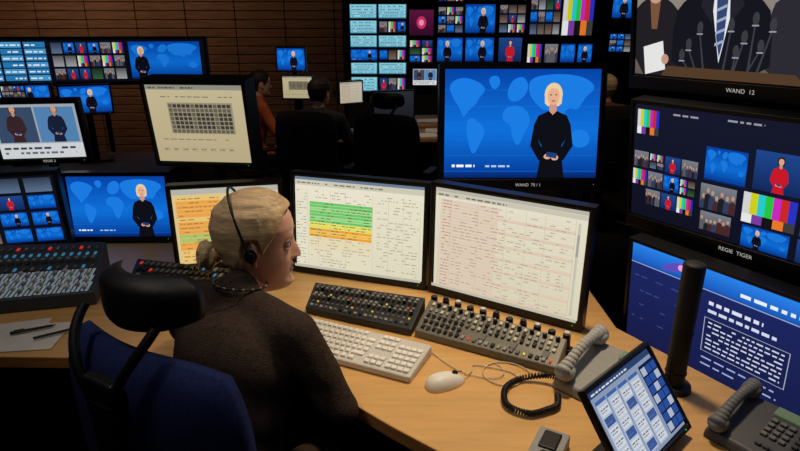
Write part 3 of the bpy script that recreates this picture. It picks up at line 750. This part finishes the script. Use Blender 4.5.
bm=bmesh.new();nk=Vector((-.408,1.352,1.048))
for k in range(52):
    a=2*math.pi*k/52;asph(bm,nk+Vector((.066*math.cos(a),.066*math.sin(a),-.014*math.cos(a-1.06))),.0042,1 if k%3==0 else 0,1)
obj('bead_necklace',bm,[BLACK,mat('bead_light',(110,104,92),.3)],W,smooth=True)
pts=[]
for k in range(25):
    a=-math.pi*.5+math.pi*k/24
    p=Vector((0,0.092*math.sin(a),.139*math.cos(a)));p=Matrix.Rotation(-R(22),3,'Y')@p
    pts.append(Mh@(p+Vector((-.012,0,-.004))))
tube('headset_band',pts,.0034,BLACK,W)
bm=bmesh.new()
for s in (-1,1):
    acyl(bm,(-.01,s*.081,-.006),(-.01,s*.089,-.006),.016,.015,seg=24);acyl(bm,(-.01,s*.089,-.006),(-.01,s*.094,-.006),.011,.009,seg=24)
bm.transform(Mh);obj('headset_earpads',bm,BLACK,W,bevel=.002)
def bgperson(x,y,face,top,hairm,nm):
    f=Vector((math.cos(face),math.sin(face),0));r=Vector((f.y,-f.x,0));b=Vector((x,y,0));Z=lambda z:Vector((0,0,z))
    tm=mat('top_'+nm,top,.9,nscale=60,namt=.2)
    return person('seated_operator',b-f*.08+Z(.56),(f.x,f.y),b-f*.03+Z(.86),b+f*.01+Z(1.06),b+f*.04+Z(1.18),face,
      [b+r*.18+Z(.99),b-r*.18+Z(.99)],[b+r*.24+f*.1+Z(.76),b-r*.24+f*.1+Z(.76)],[b+r*.14+f*.32+Z(.79),b-r*.14+f*.32+Z(.79)],
      [b+r*.11+f*.36+Z(.5),b-r*.11+f*.36+Z(.5)],[b+r*.11+f*.36+Z(.09),b-r*.11+f*.36+Z(.09)],[tm,TROUS,SHOE],hairm,bun=False,vox=.02)
bgperson(-1.30,5.35,R(25),(190,92,52),DARKH,'rust')
bgperson(-.64,4.56,R(70),(40,40,46),DARKH,'black')
bgperson(1.72,4.9,R(100),(120,70,60),BLONDE,'wine')
# ---------------------------------------------------------------- office chairs
def chair(loc,rot,fab,headrest=True):
    e=empty('office_chair',loc,rot)
    def curved(name,w,z0,z1,y0,th,curve,lean,rad,m,nx=18,nz=16):
        bm=bmesh.new();F=[];Bk=[]
        zc=(z0+z1)/2;hz=(z1-z0)/2
        def pt(u,v,back):
            x=u*w/2*(1-rad*abs(v)**4);z=zc+v*hz*(1-rad*.6*abs(u)**4)
            y=y0+curve*(u**2)-lean*(z-z0)
            edge=max(abs(u),abs(v))**6
            return (x,y-(th*(1-.75*edge) if back else th*.2*edge*-1),z)
        for b,L in ((0,F),(1,Bk)):
            for j in range(nz+1): L.append([bm.verts.new(pt(-1+2*i/nx,-1+2*j/nz,b)) for i in range(nx+1)])
        for j in range(nz):
            for i in range(nx):
                bm.faces.new((F[j][i],F[j+1][i],F[j+1][i+1],F[j][i+1]));bm.faces.new((Bk[j][i],Bk[j][i+1],Bk[j+1][i+1],Bk[j+1][i]))
        for j in range(nz):
            bm.faces.new((F[j][0],Bk[j][0],Bk[j+1][0],F[j+1][0]));bm.faces.new((F[j][nx],F[j+1][nx],Bk[j+1][nx],Bk[j][nx]))
        for i in range(nx):
            bm.faces.new((F[0][i],F[0][i+1],Bk[0][i+1],Bk[0][i]));bm.faces.new((F[nz][i],Bk[nz][i],Bk[nz][i+1],F[nz][i+1]))
        bmesh.ops.recalc_face_normals(bm,faces=bm.faces)
        return obj(name,bm,m,e,smooth=True)
    curved('backrest',.52,.50,1.08,-.19,.055,.05,.03,.16,fab)
    bm=bmesh.new();abox(bm,(0,-.27,.72),(.07,.025,.56));abox(bm,(0,-.20,.43),(.07,.16,.03));abox(bm,(0,-.265,.62),(.26,.02,.05))
    obj('spine',bm,BLACK,e,bevel=.008,seg=3)
    if headrest:
        curved('headrest',.26,1.11,1.225,-.18,.035,.06,.0,.28,mat('headrest_leather',(17,17,19),.55,bump=.1,bscale=80),14,10)
        for s in (-1,1):
            tube('headrest_bracket',[(s*.03,-.265,.98),(s*.05,-.285,1.05),(s*.10,-.265,1.1),(s*.105,-.21,1.15)],.010,BLACK,e)
        bm=bmesh.new();abox(bm,(0,-.265,1.0),(.09,.03,.09));obj('headrest_mount',bm,BLACK,e,bevel=.008,seg=3)
    bm=bmesh.new();bmesh.ops.create_cube(bm,size=1,matrix=Matrix.Translation((0,.04,.42))@Matrix.Diagonal((.49,.47,.075,1)))
    bmesh.ops.subdivide_edges(bm,edges=bm.edges,cuts=3,use_grid_fill=True)
    obj('seat',bm,fab,e,smooth=True,subsurf=2)
    bm=bmesh.new();acyl(bm,(0,0,.1),(0,0,.37),.028);acyl(bm,(0,0,.07),(0,0,.13),.045);abox(bm,(0,0,.365),(.24,.26,.04))
    for k in range(5):
        a=2*math.pi*k/5+.3;d=Vector((math.cos(a),math.sin(a),0))
        acyl(bm,d*.03+Vector((0,0,.105)),d*.3+Vector((0,0,.075)),.024,.015);
        t=Vector((-d.y,d.x,0))
        for s in (-1,1): acyl(bm,d*.3+t*s*.008+Vector((0,0,.031)),d*.3+t*s*.028+Vector((0,0,.031)),.03,seg=18)
        acyl(bm,d*.3+Vector((0,0,.03)),d*.3+Vector((0,0,.075)),.008)
    obj('base',bm,BLACK,e,bevel=.002)
    bm=bmesh.new()
    for s in (-1,1):
        abox(bm,(s*.275,.02,.38),(.06,.05,.02));abox(bm,(s*.29,.02,.5),(.022,.05,.24));abox(bm,(s*.285,.04,.63),(.07,.23,.025))
    obj('armrests',bm,BLACK,e,bevel=.008,seg=3)
    return e
chair((-.43,1.165,0),R(-30),NAVY)
BFAB=mat('black_fabric',(18,18,22),.9,nscale=150,namt=.2)
chair((-1.35,5.33,0),R(-65),BFAB,False)
chair((-.66,4.50,0),R(-20),BFAB,False)
chair((1.72,4.82,0),R(10),BFAB,False)
chair((-.05,4.35,0),R(-20),BFAB,True)
# ---------------------------------------------------------------- background desks
def bdesk(x0,x1,y0,y1):
    e=empty('newsroom_desk')
    extr('top',[(x0,y0),(x1,y0),(x1,y1),(x0,y1)],.715,.745,[mat('laminate_desk',(150,112,74),.5,nscale=5,namt=.15),WOODEDGE],e)
    bm=bmesh.new()
    for x in (x0+.04,x1-.04): abox(bm,(x,(y0+y1)/2,.36),(.04,y1-y0-.1,.71))
    abox(bm,((x0+x1)/2,y1-.05,.4),(x1-x0-.1,.02,.5));obj('frame',bm,BLACK,e,bevel=.003)
bdesk(-1.0,.95,5.0,5.55);bdesk(-.3,2.9,5.75,6.45);bdesk(-3.0,-1.6,3.75,4.45)
monitor('computer_monitor',(-.94,5.16,1.40),-10,0,.27,.21,lambda c:news(c,.6,False),.012,.015,.04,stand=.745)
monitor('computer_monitor',(-.89,5.12,1.17),-5,0,.28,.21,crosspoint,.012,.015,.04,stand=.745,gain=.7)
monitor('computer_monitor',(-.42,5.1,1.13),35,0,.24,.20,sheet2,.012,.015,.04,stand=.745,gain=.6)
monitor('computer_monitor',(-.05,5.25,1.0),20,0,.40,.27,lambda c:c.rect(0,0,1,1,(26,28,34),(40,44,50)),.014,.018,.05,stand=.745)
monitor('computer_monitor',(.85,6.1,1.0),-10,0,.42,.28,blue_list,.014,.018,.05,stand=.745,gain=.6)
for x,y in ((.2,5.14),(.36,5.4),(.3,6.0),(1.5,6.0)):
    bm=bmesh.new();abox(bm,(0,0,.008),(.25,.18,.004),rot=Matrix.Rotation(random.random()*.4,4,'Z'));abox(bm,(.01,.01,.012),(.25,.18,.003),rot=Matrix.Rotation(random.random()*.4,4,'Z'))
    o=obj('document_stack',bm,PAPER);o.location=(x,y,.741)
bm=bmesh.new();abox(bm,(0,0,.1),(.34,.3,.2));abox(bm,(0,-.155,.12),(.26,.02,.06),1);abox(bm,(0,-.17,.06),(.24,.1,.012),2);abox(bm,(.1,-.12,.202),(.08,.05,.006),1)
o=obj('desk_printer',bm,[BLACK,PANELD,PAPER],bevel=.01);o.location=(.72,5.28,.746)
# ---------------------------------------------------------------- lights
def spot(loc,tgt,power,col,size=70,blend=.9,rad=.12):
    l=bpy.data.lights.new('spot','SPOT');l.energy=power;l.color=col;l.spot_size=R(size);l.spot_blend=blend;l.shadow_soft_size=rad
    o=bpy.data.objects.new('overhead_spot',l);COL.objects.link(o);o.location=loc
    o.rotation_euler=(Vector(tgt)-Vector(loc)).to_track_quat('-Z','Y').to_euler();return o
spot((.45,1.75,2.85),(.2,1.4,.75),130,(1,.78,.52),56)
spot((-.9,.8,2.85),(-.45,1.3,1.0),26,(1,.84,.68),46)
spot((-1.7,1.3,2.85),(-1.4,1.7,.75),15,(1,.76,.5),50)
for x,p in ((-4.4,40),(-3.0,32),(-1.4,11)):
    spot((x,6.4,2.85),(x,7.7,1.9),p,(1,.72,.48),110)
spot((.3,4.4,2.85),(.2,5.4,.75),45,(1,.8,.55),80)  # added spot to brighten the back desk, no fixture known there
spot((-1.0,4.0,2.85),(-1.1,5.2,1.0),28,(1,.75,.5),70)  # added spot lifting the seated staff at the back left
spot((1.7,4.0,2.85),(1.7,5.0,1.0),24,(1,.75,.5),60)  # added spot so the back right operator is not lost in the dark
w=bpy.data.worlds.new('room_ambient');SC.world=w;w.use_nodes=True
w.node_tree.nodes['Background'].inputs[0].default_value=(.5,.6,1,1);w.node_tree.nodes['Background'].inputs[1].default_value=.02
l=bpy.data.lights.new('fill','AREA');l.energy=6;l.size=2.5;l.color=(.8,.85,1);o=bpy.data.objects.new('ceiling_fill',l);COL.objects.link(o);o.location=(-.3,1.0,2.85)  # added soft fill from above, not an actual light panel
# ---------------------------------------------------------------- camera
cd=bpy.data.cameras.new('camera');cam=bpy.data.objects.new('camera',cd);COL.objects.link(cam)
cam.location=(0,0,1.67);cam.rotation_euler=(R(71),0,0);cd.sensor_width=36;cd.lens=26.01;cd.clip_start=.02
SC.camera=cam
